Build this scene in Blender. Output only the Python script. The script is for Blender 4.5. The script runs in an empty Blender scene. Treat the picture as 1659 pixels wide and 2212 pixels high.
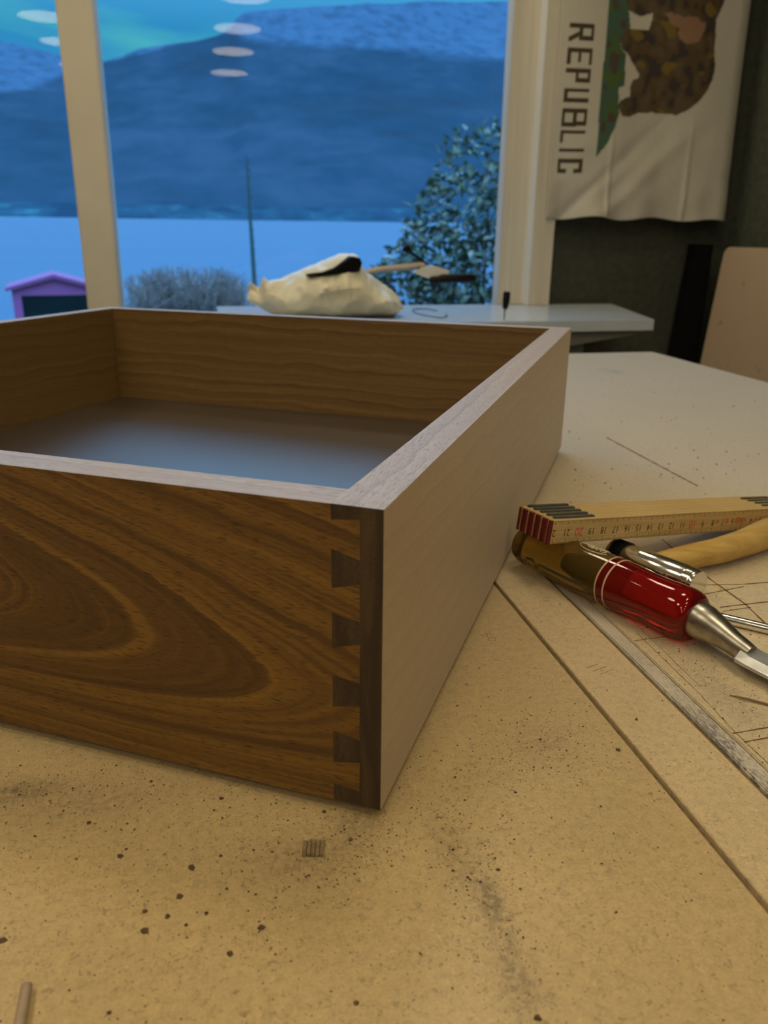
import bpy, bmesh, math, random
import numpy as np
from mathutils import Vector, Matrix, noise
random.seed(7)
rng = np.random.default_rng(11)
SC = bpy.context.scene
COL = SC.collection
R = math.radians

# ------------------------------------------------------------------ camera
# room frame: X along the window wall, Y towards the window, Z up, bench top at z = 0
cam_d = bpy.data.cameras.new('camera')
cam = bpy.data.objects.new('camera', cam_d)
COL.objects.link(cam)
right = Vector((0.97707, -0.212626, 0.011177))
up = Vector((0.059588, 0.323466, 0.944362))
fwd = Vector((0.204412, 0.922041, -0.328719))
m = Matrix((right, up, -fwd)).transposed().to_4x4()
m.translation = (0, 0, 0.2)
cam.matrix_world = m
cam_d.sensor_fit = 'HORIZONTAL'
cam_d.sensor_width = 36.0
cam_d.lens = 1732.73 / 1659 * 36.0
cam_d.clip_start = 0.01
cam_d.clip_end = 6000
cam_d.dof.use_dof = True
cam_d.dof.focus_distance = 0.37
cam_d.dof.aperture_fstop = 20.0
SC.camera = cam

# ------------------------------------------------------------------ view
SC.view_settings.view_transform = 'Standard'
SC.view_settings.look = 'None'
SC.view_settings.gamma = 1.0
SC.view_settings.use_curve_mapping = False
SC.view_settings.exposure = 0.0

SC.cycles.use_adaptive_sampling = True
SC.cycles.adaptive_threshold = 0.07
SC.cycles.adaptive_min_samples = 16
SC.cycles.max_bounces = 7
SC.cycles.diffuse_bounces = 2
SC.cycles.glossy_bounces = 2
SC.cycles.transmission_bounces = 6
SC.cycles.transparent_max_bounces = 8

LAMP_STRENGTH = 14.8
LAMP_COLOR = (1.0, 0.85, 0.57, 1)
SKY_STRENGTH = 2.4

# ------------------------------------------------------------------ node helpers
class N:
    def __init__(s, mat_or_world):
        mat_or_world.use_nodes = True
        s.t = mat_or_world.node_tree
        s.t.nodes.clear()
    def new(s, typ, **kw):
        n = s.t.nodes.new(typ)
        for k, v in kw.items():
            setattr(n, k, v)
        return n
    def put(s, sock, v):
        if v is None:
            return
        if isinstance(v, bpy.types.NodeSocket):
            s.t.links.new(v, sock)
        else:
            if isinstance(v, (tuple, list)) and len(v) == 3 and sock.type == 'RGBA':
                v = (*v, 1)
            sock.default_value = v
    def math(s, op, a, b=0.0, c=None, clamp=False):
        n = s.new('ShaderNodeMath', operation=op, use_clamp=clamp)
        s.put(n.inputs[0], a); s.put(n.inputs[1], b)
        if c is not None:
            s.put(n.inputs[2], c)
        return n.outputs[0]
    def add(s, a, b): return s.math('ADD', a, b)
    def sub(s, a, b): return s.math('SUBTRACT', a, b)
    def mul(s, a, b): return s.math('MULTIPLY', a, b)
    def coords(s, kind='Object'):
        return s.new('ShaderNodeTexCoord').outputs[kind]
    def sep(s, v):
        n = s.new('ShaderNodeSeparateXYZ'); s.put(n.inputs[0], v)
        return n.outputs
    def comb(s, x, y, z):
        n = s.new('ShaderNodeCombineXYZ')
        s.put(n.inputs[0], x); s.put(n.inputs[1], y); s.put(n.inputs[2], z)
        return n.outputs[0]
    def noise(s, vec, scale=5, detail=2, rough=0.5, dist=0.0, out=0):
        n = s.new('ShaderNodeTexNoise')
        s.put(n.inputs['Vector'], vec)
        n.inputs['Scale'].default_value = scale
        n.inputs['Detail'].default_value = detail
        n.inputs['Roughness'].default_value = rough
        n.inputs['Distortion'].default_value = dist
        return n.outputs[out]
    def ramp(s, fac, stops, interp='LINEAR'):
        n = s.new('ShaderNodeValToRGB')
        cr = n.color_ramp
        cr.interpolation = interp
        while len(cr.elements) < len(stops):
            cr.elements.new(0.5)
        for e, (p, c) in zip(cr.elements, stops):
            e.position = p
            e.color = (c, c, c, 1) if isinstance(c, (int, float)) else (*c[:3], 1)
        s.put(n.inputs[0], fac)
        return n.outputs[0]
    def mix(s, fac, a, b, mode='MIX'):
        n = s.new('ShaderNodeMix', data_type='RGBA', blend_type=mode)
        s.put(n.inputs[0], fac); s.put(n.inputs[6], a); s.put(n.inputs[7], b)
        return n.outputs[2]
    def bump(s, h, strength=0.2, dist=0.001):
        n = s.new('ShaderNodeBump')
        n.inputs['Strength'].default_value = strength
        n.inputs['Distance'].default_value = dist
        s.put(n.inputs['Height'], h)
        return n.outputs[0]
    def bsdf(s, color=None, rough=0.5, **kw):
        b = s.new('ShaderNodeBsdfPrincipled')
        s.put(b.inputs['Base Color'], color)
        s.put(b.inputs['Roughness'], rough)
        for k, v in kw.items():
            s.put(b.inputs[k.replace('_', ' ')], v)
        o = s.new('ShaderNodeOutputMaterial')
        s.t.links.new(b.outputs[0], o.inputs[0])
        return b

def newmat(name):
    mt = bpy.data.materials.new(name)
    return mt, N(mt)

def plain(name, color, rough=0.5, vary=0.12, scale=30.0, **kw):
    mt, n = newmat(name)
    nz = n.noise(n.coords(), scale, 3)
    f = n.ramp(nz, [(0.3, 1 - vary), (0.7, 1 + vary * 0.5)])
    n.bsdf(n.mix(1.0, (*color, 1), f, 'MULTIPLY'), rough, **kw)
    return mt

# ------------------------------------------------------------------ world: dusk sky
wd = bpy.data.worlds.new('dusk_sky')
SC.world = wd
n = N(wd)
g = n.coords('Generated')
gs = n.sep(g)
cl = n.noise(n.comb(gs[0], gs[1], n.mul(gs[2], 3.0)), 3.4, 4, 0.55, 0.4)
base = n.ramp(gs[2], [(0.0, (0.013, 0.10, 0.215)), (0.2, (0.013, 0.115, 0.235)), (0.30, (0.05, 0.22, 0.42)), (0.5, (0.30, 0.70, 1.22)), (1.0, (0.62, 1.08, 1.80))])
colr = n.mix(n.ramp(cl, [(0.54, 0.0), (0.74, 1.0)]), base, (0.035, 0.215, 0.23, 1))
bg = n.new('ShaderNodeBackground')
n.put(bg.inputs[0], colr)
bg.inputs[1].default_value = SKY_STRENGTH
n.t.links.new(bg.outputs[0], n.new('ShaderNodeOutputWorld').inputs[0])

# ------------------------------------------------------------------ object helpers
def obj(name, mesh, mat, parent=None):
    if isinstance(mesh, bmesh.types.BMesh):
        me = bpy.data.meshes.new(name)
        mesh.to_mesh(me); mesh.free()
    else:
        me = mesh
    o = bpy.data.objects.new(name, me)
    COL.objects.link(o)
    if mat is not None:
        for mm in (mat if isinstance(mat, (list, tuple)) else [mat]):
            me.materials.append(mm)
    if parent is not None:
        o.parent = parent
    return o

def tag(o, label=None, cat=None, group=None, kind=None):
    if label: o['label'] = label
    if cat: o['category'] = cat
    if group: o['group'] = group
    if kind: o['kind'] = kind
    return o

def empty(name, loc=(0, 0, 0), rotz=0.0):
    o = bpy.data.objects.new(name, None)
    o.empty_display_size = 0.02
    COL.objects.link(o)
    o.location = loc
    o.rotation_euler = (0, 0, rotz)
    return o

def box(bm, x0, x1, y0, y1, z0, z1, mi=0):
    vs = [bm.verts.new(p) for p in ((x0, y0, z0), (x1, y0, z0), (x1, y1, z0), (x0, y1, z0),
                                    (x0, y0, z1), (x1, y0, z1), (x1, y1, z1), (x0, y1, z1))]
    fs = [bm.faces.new([vs[i] for i in q]) for q in
          ((0, 3, 2, 1), (4, 5, 6, 7), (0, 1, 5, 4), (1, 2, 6, 5), (2, 3, 7, 6), (3, 0, 4, 7))]
    for f in fs:
        f.material_index = mi
    return fs

def boxobj(name, dims, mat, parent=None, bevel=0.0):
    bm = bmesh.new()
    box(bm, *dims)
    if bevel:
        bmesh.ops.bevel(bm, geom=bm.edges[:], offset=bevel, segments=2, affect='EDGES')
    return obj(name, bm, mat, parent)

def prism_xz(bm, pts, y0, y1):
    a = [bm.verts.new((x, y0, z)) for x, z in pts]
    b = [bm.verts.new((x, y1, z)) for x, z in pts]
    k = len(pts)
    bm.faces.new(a); bm.faces.new(b[::-1])
    for i in range(k):
        bm.faces.new((a[i], b[i], b[(i + 1) % k], a[(i + 1) % k]))
    bmesh.ops.recalc_face_normals(bm, faces=bm.faces[:])

def prism_xy(bm, pts, z0, z1):
    a = [bm.verts.new((x, y, z0)) for x, y in pts]
    b = [bm.verts.new((x, y, z1)) for x, y in pts]
    k = len(pts)
    bm.faces.new(a[::-1]); bm.faces.new(b)
    for i in range(k):
        bm.faces.new((a[i], a[(i + 1) % k], b[(i + 1) % k], b[i]))
    bmesh.ops.recalc_face_normals(bm, faces=bm.faces[:])

def smooth(o, angle=None):
    for f in o.data.polygons:
        f.use_smooth = True
    if angle is not None:
        md = o.modifiers.new('edge', 'EDGE_SPLIT')
        md.split_angle = angle
    return o

def frames(path):
    P = [Vector(p) for p in path]
    out = []
    nrm = None
    for i, p in enumerate(P):
        t = (P[min(i + 1, len(P) - 1)] - P[max(i - 1, 0)]).normalized()
        if nrm is None:
            ref = Vector((0, 0, 1)) if abs(t.z) < 0.9 else Vector((1, 0, 0))
            nrm = (ref - t * ref.dot(t)).normalized()
        else:
            nrm = (nrm - t * nrm.dot(t)).normalized()
        out.append((p, t, nrm, t.cross(nrm)))
    return out

def loft(bm, path, radii, seg=16, caps=True):
    """radii: float, or (vertical, sideways) per point"""
    rings = []
    for (p, t, a, b), r in zip(frames(path), radii):
        ra, rb = r if isinstance(r, (tuple, list)) else (r, r)
        rings.append([bm.verts.new(p + a * (ra * math.cos(2 * math.pi * k / seg)) + b * (rb * math.sin(2 * math.pi * k / seg)))
                      for k in range(seg)])
    for A, B in zip(rings, rings[1:]):
        for k in range(seg):
            bm.faces.new((A[k], A[(k + 1) % seg], B[(k + 1) % seg], B[k]))
    if caps:
        bm.faces.new(rings[0][::-1]); bm.faces.new(rings[-1])
    bmesh.ops.recalc_face_normals(bm, faces=bm.faces[:])

def loftobj(name, path, radii, mat, parent=None, seg=16, angle=R(40)):
    bm = bmesh.new()
    loft(bm, path, radii, seg)
    return smooth(obj(name, bm, mat, parent), angle)

# ------------------------------------------------------------------ materials
def walnut(name, mode, light, mid, dark, rough=0.45, length='X', pore=0.75, contrast=1.0, spec=0.5, bands=1.0, coat=None, sheen=0.0):
    """Wood in board coordinates (metres). mode 'cathedral': nested arches on the XZ face; 'straight': long bands."""
    mt, n = newmat(name)
    s = n.sep(n.coords())
    X, Y, Z = (n.mul(s[i], 1000.0) for i in range(3))
    L, Wd = (X, Y) if length == 'X' else (Y, X)
    d1 = n.sub(n.noise(n.comb(n.mul(L, 0.012), n.mul(Wd, 0.03), n.mul(Z, 0.03)), 1.0, 3), 0.5)
    d2 = n.sub(n.noise(n.comb(n.mul(L, 0.05), n.mul(Wd, 0.2), n.mul(Z, 0.25)), 1.0, 2), 0.5)
    if mode == 'cathedral':
        x = n.add(X, n.mul(d1, 22.0))
        z = n.add(Z, n.mul(d2, 1.8))
        z0 = n.sub(46.5, n.mul(n.add(x, 40.0), 0.172))
        w = n.sub(z, z0)
        st = n.add(x, n.math('DIVIDE', n.mul(w, w), 13.0))
        q = n.math('SQRT', n.math('MAXIMUM', n.add(st, 172.0), 0.0))
        ph = n.math('DIVIDE', n.sub(q, 8.6), 2.74)
        ph = n.add(n.math('MAXIMUM', ph, 0.0), n.mul(n.math('MINIMUM', ph, 0.0), 0.17))
        ph = n.add(ph, n.mul(d2, 0.12))
        streak = n.noise(n.comb(n.mul(q, 2.2), n.mul(X, 0.006), 0.0), 1.0, 5, 0.6)
        fine = n.noise(n.comb(n.mul(q, 9.0), n.mul(X, 0.012), 0.0), 1.0, 2)
    else:
        q = n.add(n.add(n.mul(Z, 0.085 * bands), n.mul(Wd, 0.11 * bands)), n.mul(d1, 1.5))
        q = n.add(q, n.mul(L, 0.0015))
        ph = n.add(q, n.mul(d2, 0.16))
        streak = n.noise(n.comb(n.mul(q, 3.0), n.mul(L, 0.004), 0.0), 1.0, 5, 0.6)
        fine = n.noise(n.comb(n.mul(q, 12.0), n.mul(L, 0.008), 0.0), 1.0, 2)
    fr = n.math('FRACT', ph)
    band = n.ramp(fr, [(0.0, 0.25), (0.04, 0.0), (0.22, 0.08), (0.55, 0.38), (0.80, 0.62), (0.93, 1.0), (1.0, 0.45)])
    per = n.ramp(n.noise(n.comb(n.math('FLOOR', ph), 3.3, 1.7), 2.7, 0), [(0.3, 0.45), (0.7, 1.0)])
    tone = n.mul(band, per)
    tone = n.add(n.mul(tone, 0.62 * contrast), n.mul(n.sub(streak, 0.42), 1.15 * contrast))
    tone = n.add(tone, n.mul(n.sub(fine, 0.5), 0.35 * contrast))
    tone = n.add(tone, 0.12)
    col = n.ramp(tone, [(0.0, light), (0.42, mid), (0.95, dark)])
    pr = n.noise(n.comb(n.mul(L, 0.16), n.mul(Wd, 2.6), n.mul(Z, 2.6)), 1.0, 2, 0.6)
    msk = n.ramp(pr, [(0.57, 0.0), (0.65, 1.0)])
    col2 = n.mix(n.mul(msk, pore), col, tuple(c * 0.45 for c in dark))
    b_ = n.bsdf(col2, rough, Specular_IOR_Level=spec, Sheen_Weight=sheen, Sheen_Roughness=0.35, Normal=n.bump(n.sub(1.0, msk), 0.3, 0.0003))
    if coat:
        b_.inputs['Coat Weight'].default_value = 1.0
        b_.inputs['Coat IOR'].default_value = coat
        b_.inputs['Coat Roughness'].default_value = 0.34
    return mt

WAL_FACE = walnut('walnut_cathedral', 'cathedral', (0.26, 0.132, 0.019), (0.132, 0.061, 0.011), (0.050, 0.020, 0.007), 0.42, pore=0.9)
WAL_INSIDE_X = walnut('walnut_inside_long', 'straight', (0.24, 0.140, 0.045), (0.16, 0.086, 0.026), (0.075, 0.036, 0.011), 0.5, 'X', 0.35, 0.7)
WAL_INSIDE_Y = walnut('walnut_inside_short', 'straight', (0.20, 0.118, 0.038), (0.15, 0.082, 0.025), (0.08, 0.040, 0.013), 0.5, 'Y', 0.35, 0.6)
WAL_PALE = walnut('walnut_pale_sanded', 'straight', (0.50, 0.365, 0.195), (0.435, 0.305, 0.157), (0.335, 0.22, 0.108), 0.5, 'Y', 0.4, 0.45, sheen=0.25)
WAL_EDGE_X = walnut('walnut_lit_edge_long', 'straight', (0.58, 0.49, 0.46), (0.49, 0.40, 0.37), (0.33, 0.25, 0.22), 0.36, 'X', 0.8, 0.7, sheen=0.5)  # lamp and sky light on the top edges put into the pale cool colour
WAL_EDGE_Y = walnut('walnut_lit_edge_short', 'straight', (0.58, 0.49, 0.46), (0.49, 0.40, 0.37), (0.33, 0.25, 0.22), 0.36, 'Y', 0.85, 0.6, sheen=0.5)
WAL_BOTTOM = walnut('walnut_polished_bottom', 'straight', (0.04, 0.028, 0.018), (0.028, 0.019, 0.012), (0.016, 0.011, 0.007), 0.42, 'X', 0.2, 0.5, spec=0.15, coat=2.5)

mt, n = newmat('walnut_end_grain')
s = n.sep(n.coords())
v = n.comb(n.mul(s[0], 420.0), 0.0, n.mul(s[2], 45.0))
a = n.noise(v, 0.35, 4, 0.55, 0.8)
b = n.noise(n.coords(), 1500, 2)
c = n.ramp(n.add(n.mul(a, 0.75), n.mul(b, 0.35)), [(0.38, (0.022, 0.011, 0.006)), (0.55, (0.046, 0.025, 0.011)), (0.75, (0.10, 0.062, 0.024))])
n.bsdf(c, 0.6)
WAL_END = mt
CHIP_LABELS = ['dark walnut chip on the fibreboard, nearest the left end of the drawer board', 'dark walnut chip midway between the drawer board and the thin stick', 'dark walnut chip below the middle of the cathedral grain board', 'upper left chip of the close trio on the near fibreboard', 'right hand chip of the close trio on the near fibreboard', 'lowest chip of the close trio on the near fibreboard', 'dark walnut chip closest to the lower edge of the cathedral grain board', 'dark walnut chip standing alone to the right of the close trio', 'small dark chip just above the close trio on the near fibreboard', 'dark walnut chip just right of the pale ribbed flake', 'dark walnut chip below and right of the close trio', 'dark walnut chip at the left picture edge above the thin stick', 'dark walnut chip between the pale ribbed flake and the drawer', 'dark walnut chip at the bottom edge of the picture', 'dark walnut chip beside the first saw kerf', 'dark walnut chip on the narrow strip between the two saw kerfs', 'dark walnut chip on the main board left of the first saw kerf']

def mdf(name, base, stains=(), worn=False):
    mt, n = newmat(name)
    co = n.coords()
    s = n.sep(co)
    f1 = n.noise(co, 900, 2, 0.6)
    f2 = n.noise(co, 260, 2, 0.65)
    f3 = n.noise(co, 12, 2)
    lo = tuple(c * 0.78 for c in base); hi = tuple(min(1, c * 1.14) for c in base)
    col = n.ramp(n.add(n.mul(f1, 0.5), n.mul(f2, 0.5)), [(0.36, lo), (0.5, base), (0.64, hi)])
    col = n.mix(n.ramp(f3, [(0.35, 0.22), (0.65, 0.0)]), col, tuple(c * 0.72 for c in base))
    fl = n.noise(n.comb(s[0], n.mul(s[1], 1.0), 0.3), 420, 1, 0.5, 1.5)
    col = n.mix(n.ramp(fl, [(0.62, 0.0), (0.70, 0.6)]), col, tuple(c * 0.45 for c in base))
    col = n.mix(n.ramp(fl, [(0.27, 0.55), (0.32, 0.0)]), col, tuple(min(1, c * 1.3) for c in base))
    gr = n.noise(co, 380, 2, 0.7)
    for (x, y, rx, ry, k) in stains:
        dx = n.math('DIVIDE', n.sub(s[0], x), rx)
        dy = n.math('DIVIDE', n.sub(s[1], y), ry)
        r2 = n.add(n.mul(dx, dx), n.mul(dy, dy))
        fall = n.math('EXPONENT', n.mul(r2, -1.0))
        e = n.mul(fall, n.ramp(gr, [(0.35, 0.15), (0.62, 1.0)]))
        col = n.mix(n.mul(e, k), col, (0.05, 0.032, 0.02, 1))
    if worn:
        w = n.noise(n.comb(n.mul(s[0], 1400.0), n.mul(s[1], 260.0), 0.0), 1.0, 4, 0.65)
        w2 = n.noise(n.comb(n.mul(s[0], 60.0), n.mul(s[1], 25.0), 0.0), 1.0, 2)
        grd = n.ramp(s[1], [(0.20, 1.0), (0.36, 0.0)])
        col = n.mix(0.75, col, (0.62, 0.55, 0.46, 1))
        col = n.mix(n.mul(n.ramp(n.add(w, n.mul(w2, 0.45)), [(0.66, 0.0), (0.78, 1.0)]), n.mul(n.add(grd, 0.1), 0.95)), col, (0.045, 0.05, 0.07, 1))
    n.bsdf(col, 0.36, Specular_IOR_Level=0.62, Sheen_Weight=0.95, Sheen_Roughness=0.45, Normal=n.bump(f1, 0.08, 0.0004))
    return mt

MDF_BASE = (0.55, 0.395, 0.180)
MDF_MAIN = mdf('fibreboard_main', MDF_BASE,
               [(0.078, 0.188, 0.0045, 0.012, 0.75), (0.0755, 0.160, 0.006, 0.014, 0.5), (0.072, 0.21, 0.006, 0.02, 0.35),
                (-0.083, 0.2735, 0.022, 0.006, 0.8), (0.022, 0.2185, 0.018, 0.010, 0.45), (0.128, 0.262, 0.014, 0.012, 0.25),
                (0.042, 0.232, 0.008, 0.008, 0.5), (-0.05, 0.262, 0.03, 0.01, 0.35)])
MDF_STRIP = mdf('fibreboard_strip', (0.64, 0.48, 0.255))
MDF_CUT = mdf('fibreboard_cutting_area', (0.64, 0.50, 0.29),
              [(0.620, 1.144, 0.012, 0.018, 0.9), (0.612, 1.172, 0.007, 0.008, 0.6), (0.225, 0.285, 0.01, 0.03, 0.4)])
MDF_WORN = mdf('fibreboard_worn', (0.55, 0.43, 0.24), worn=True)
KERF = plain('kerf_brown', (0.20, 0.125, 0.045), 0.8, 0.4, 300)
CUTLINE = plain('cut_line_brown', (0.17, 0.10, 0.035), 0.8, 0.5, 400)
PENCIL = plain('pencil_graphite', (0.30, 0.21, 0.12), 0.6, 0.4, 700)
BENCH_WOOD = plain('bench_pine', (0.45, 0.32, 0.18), 0.6)
WHITE_PAINT = plain('white_paint', (0.74, 0.72, 0.68), 0.35, 0.05, 8)
SHELF_SKY_TINT = plain('shelf_sky_tint', (0.54, 0.61, 0.70), 0.22, 0.04, 6)  # blue skylight put into the colour of the white shelf
GREY_PAINT = plain('grey_paint', (0.20, 0.20, 0.17), 0.6, 0.1, 20)
MULLION = plain('mullion_paint', (0.74, 0.68, 0.56), 0.5, 0.05, 10)
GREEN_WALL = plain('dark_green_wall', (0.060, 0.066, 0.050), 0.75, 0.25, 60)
GREEN_SIDE = plain('lit_green_wall', (0.085, 0.095, 0.070), 0.75, 0.25, 60)  # wall green lightened for the lamps and window it faces
ROOM_WALL = plain('room_wall', (0.30, 0.27, 0.22), 0.8, 0.1, 4)
CEIL = plain('ceiling_paint', (0.62, 0.58, 0.52), 0.85, 0.05, 4)
CONCRETE = plain('concrete', (0.24, 0.23, 0.21), 0.8, 0.3, 9)
BLACK_PLASTIC = plain('black_plastic', (0.005, 0.005, 0.006), 0.5, 0.2, 60, Specular_IOR_Level=0.2)
BLACK_BOARD = plain('black_board', (0.004, 0.004, 0.004), 0.8, 0.3, 40, Specular_IOR_Level=0.15)
STEEL = plain('worn_steel', (0.42, 0.39, 0.34), 0.33, 0.35, 160, Metallic=1.0)
BLADE_STEEL = plain('blade_steel', (0.66, 0.67, 0.68), 0.42, 0.2, 120, Metallic=0.85)
CHROME = plain('chrome', (0.80, 0.78, 0.74), 0.16, 0.06, 60, Metallic=1.0)
HINGE = plain('hinge_steel', (0.16, 0.165, 0.145), 0.42, 0.2, 200, Metallic=0.6)
RED_PAINT = plain('red_paint', (0.15, 0.008, 0.014), 0.4, 0.25, 500)
RED_INK = plain('red_ink', (0.70, 0.09, 0.045), 0.6, 0.1, 300)
BLACK_INK = plain('black_ink', (0.055, 0.035, 0.018), 0.6, 0.1, 300)
WHITE_BAND = plain('white_band', (0.62, 0.40, 0.30), 0.35, 0.05, 300)
GOLD_INK = plain('gold_ink', (0.78, 0.70, 0.50), 0.45, 0.05, 300)

mt, n = newmat('pine_casing')
s = n.sep(n.coords())
g1 = n.noise(n.comb(n.mul(s[0], 55.0), n.mul(s[1], 20.0), n.mul(s[2], 1.6)), 1.0, 4, 0.6, 0.6)
kn = n.noise(n.comb(n.mul(s[0], 22.0), 0.0, n.mul(s[2], 9.0)), 1.0, 1)
cc = n.ramp(g1, [(0.3, (0.58, 0.53, 0.43)), (0.5, (0.67, 0.62, 0.52)), (0.7, (0.72, 0.67, 0.57))])
cc = n.mix(n.ramp(kn, [(0.73, 0.0), (0.80, 0.7)]), cc, (0.30, 0.18, 0.09, 1))
n.bsdf(cc, 0.28)
PINE = mt

mt, n = newmat('ruler_birch')
s = n.sep(n.coords())
g1 = n.noise(n.comb(n.mul(s[0], 18.0), n.mul(s[1], 900.0), n.mul(s[2], 500.0)), 1.0, 3)
n.bsdf(n.ramp(g1, [(0.3, (0.47, 0.31, 0.115)), (0.6, (0.60, 0.43, 0.19))]), 0.45)
BIRCH = mt

mt, n = newmat('ash_handle')
co = n.coords()
s = n.sep(co)
g1 = n.noise(n.comb(n.mul(s[0], 40.0), n.mul(s[1], 160.0), n.mul(s[2], 160.0)), 1.0, 4, 0.6, 0.5)
g2 = n.noise(co, 14, 3)
cc = n.ramp(g1, [(0.3, (0.40, 0.235, 0.055)), (0.6, (0.58, 0.38, 0.115))])
cc = n.mix(n.ramp(g2, [(0.5, 0.0), (0.68, 0.5)]), cc, (0.36, 0.27, 0.14, 1))
n.bsdf(cc, 0.42)
ASH = mt

def clear_plastic(name, col, rough, trans):
    mt, n = newmat(name)
    n.bsdf((*col, 1), rough, Transmission_Weight=trans, IOR=1.46)
    return mt
AMBER = clear_plastic('amber_plastic', (0.40, 0.25, 0.055), 0.08, 0.88)
RUBY = clear_plastic('red_plastic', (0.36, 0.004, 0.005), 0.05, 0.80)

mt, n = newmat('plywood_sheet')
s = n.sep(n.coords())
g1 = n.noise(n.comb(n.mul(s[0], 3.0), n.mul(s[1], 3.0), n.mul(s[2], 0.8)), 1.0, 3)
sp = n.noise(n.coords(), 34, 1)
cc = n.ramp(g1, [(0.3, (0.50, 0.37, 0.24)), (0.7, (0.60, 0.46, 0.33))])
cc = n.mix(n.ramp(sp, [(0.68, 0.0), (0.76, 0.55)]), cc, (0.25, 0.16, 0.10, 1))
n.bsdf(cc, 0.5)
PLY = mt

mt, n = newmat('window_glass')
tr = n.new('ShaderNodeBsdfTransparent'); tr.inputs[0].default_value = (0.97, 0.985, 0.99, 1)
gl = n.new('ShaderNodeBsdfGlossy'); gl.inputs['Roughness'].default_value = 0.0
lw = n.new('ShaderNodeFresnel'); lw.inputs[0].default_value = 1.22
mx = n.new('ShaderNodeMixShader')
n.put(mx.inputs[0], lw.outputs[0])
n.t.links.new(tr.outputs[0], mx.inputs[1]); n.t.links.new(gl.outputs[0], mx.inputs[2])
n.t.links.new(mx.outputs[0], n.new('ShaderNodeOutputMaterial').inputs[0])
GLASS = mt

mt, n = newmat('lamp_diffuser')
em = n.new('ShaderNodeEmission')
em.inputs[0].default_value = LAMP_COLOR
em.inputs[1].default_value = LAMP_STRENGTH
n.t.links.new(em.outputs[0], n.new('ShaderNodeOutputMaterial').inputs[0])
LAMP = mt

mt, n = newmat('bag_plastic')
nz = n.noise(n.coords(), 9, 2)
n.bsdf(n.ramp(nz, [(0.3, (0.70, 0.64, 0.46)), (0.7, (0.80, 0.77, 0.64))]), 0.32)
BAG = mt

# ------------------------------------------------------------------ room shell
FLOOR_Z, CEIL_Z = -0.90, 1.62
X0, X1, Y0, YW = -3.3, 1.385, -5.6, 2.02      # side walls, back wall, room face of the window wall
WX0, WX1, WZ0, WZ1 = -1.55, 0.80, -0.35, 1.32  # window opening
def structure(o):
    o['kind'] = 'structure'
    return o
structure(boxobj('floor', (X0 - .1, X1 + .1, Y0 - .1, YW + .2, FLOOR_Z - .1, FLOOR_Z), CONCRETE))
structure(boxobj('ceiling', (X0 - .1, X1 + .1, Y0 - .1, YW + .2, CEIL_Z, CEIL_Z + .1), CEIL))
structure(boxobj('wall_left', (X0 - .1, X0, Y0 - .1, YW + .2, FLOOR_Z, CEIL_Z), ROOM_WALL))
structure(boxobj('wall_right', (X1, X1 + .1, Y0 - .1, YW + .2, FLOOR_Z, CEIL_Z), GREEN_SIDE))
structure(boxobj('wall_back', (X0, X1, Y0 - .1, Y0, FLOOR_Z, CEIL_Z), ROOM_WALL))
bm = bmesh.new()
box(bm, X0, WX0, YW, YW + .18, FLOOR_Z, CEIL_Z)
box(bm, WX1, X1, YW, YW + .18, FLOOR_Z, CEIL_Z)
box(bm, WX0, WX1, YW, YW + .18, FLOOR_Z, WZ0)
box(bm, WX0, WX1, YW, YW + .18, WZ1, CEIL_Z)
structure(obj('wall_window', bm, GREEN_WALL))

win = structure(empty('window_1', (0, 0, 0)))
bm = bmesh.new()
box(bm, WX0, WX1, YW + .03, YW + .09, WZ0, WZ0 + .05)
box(bm, WX0, WX1, YW + .03, YW + .09, WZ1 - .05, WZ1)
box(bm, WX0, WX0 + .03, YW + .03, YW + .09, WZ0 + .05, WZ1 - .05)
box(bm, 0.760, WX1, YW + .03, YW + .09, WZ0 + .05, WZ1 - .05)
box(bm, 0.737, WX1, YW + .0, YW + .03, WZ0 + .05, WZ1 - .05)
obj('window_frame', bm, WHITE_PAINT, win)
boxobj('mullion', (-0.261, -0.188, YW - .02, YW + .10, WZ0 + .05, WZ1 - .05), MULLION, win, 0.003)
for x0, x1 in ((WX0 + .03, -0.2612), (-0.1878, 0.7598)):
    boxobj('pane', (x0, x1, YW + .055, YW + .061, WZ0 + .05, WZ1 - .05), GLASS, win)
cas = structure(empty('trim_1', (0, 0, 0)))
boxobj('casing_board', (0.737, 0.806, YW - .012, YW + .0, 0.0305, WZ1 + .06), PINE, cas, 0.001)
boxobj('casing_board', (0.806, 0.862, YW - .048, YW + .0, 0.0305, WZ1 + .06), PINE, cas, 0.001)

boxobj('sky_lit_edge', (0.8035, 0.806, YW - .0485, YW - .012, 0.0305, WZ1 + .06), plain('sky_edge_paint', (0.80, 0.84, 0.90), 0.25, 0.03, 5), cas)  # strip added to paint in the sky light on this casing edge

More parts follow.
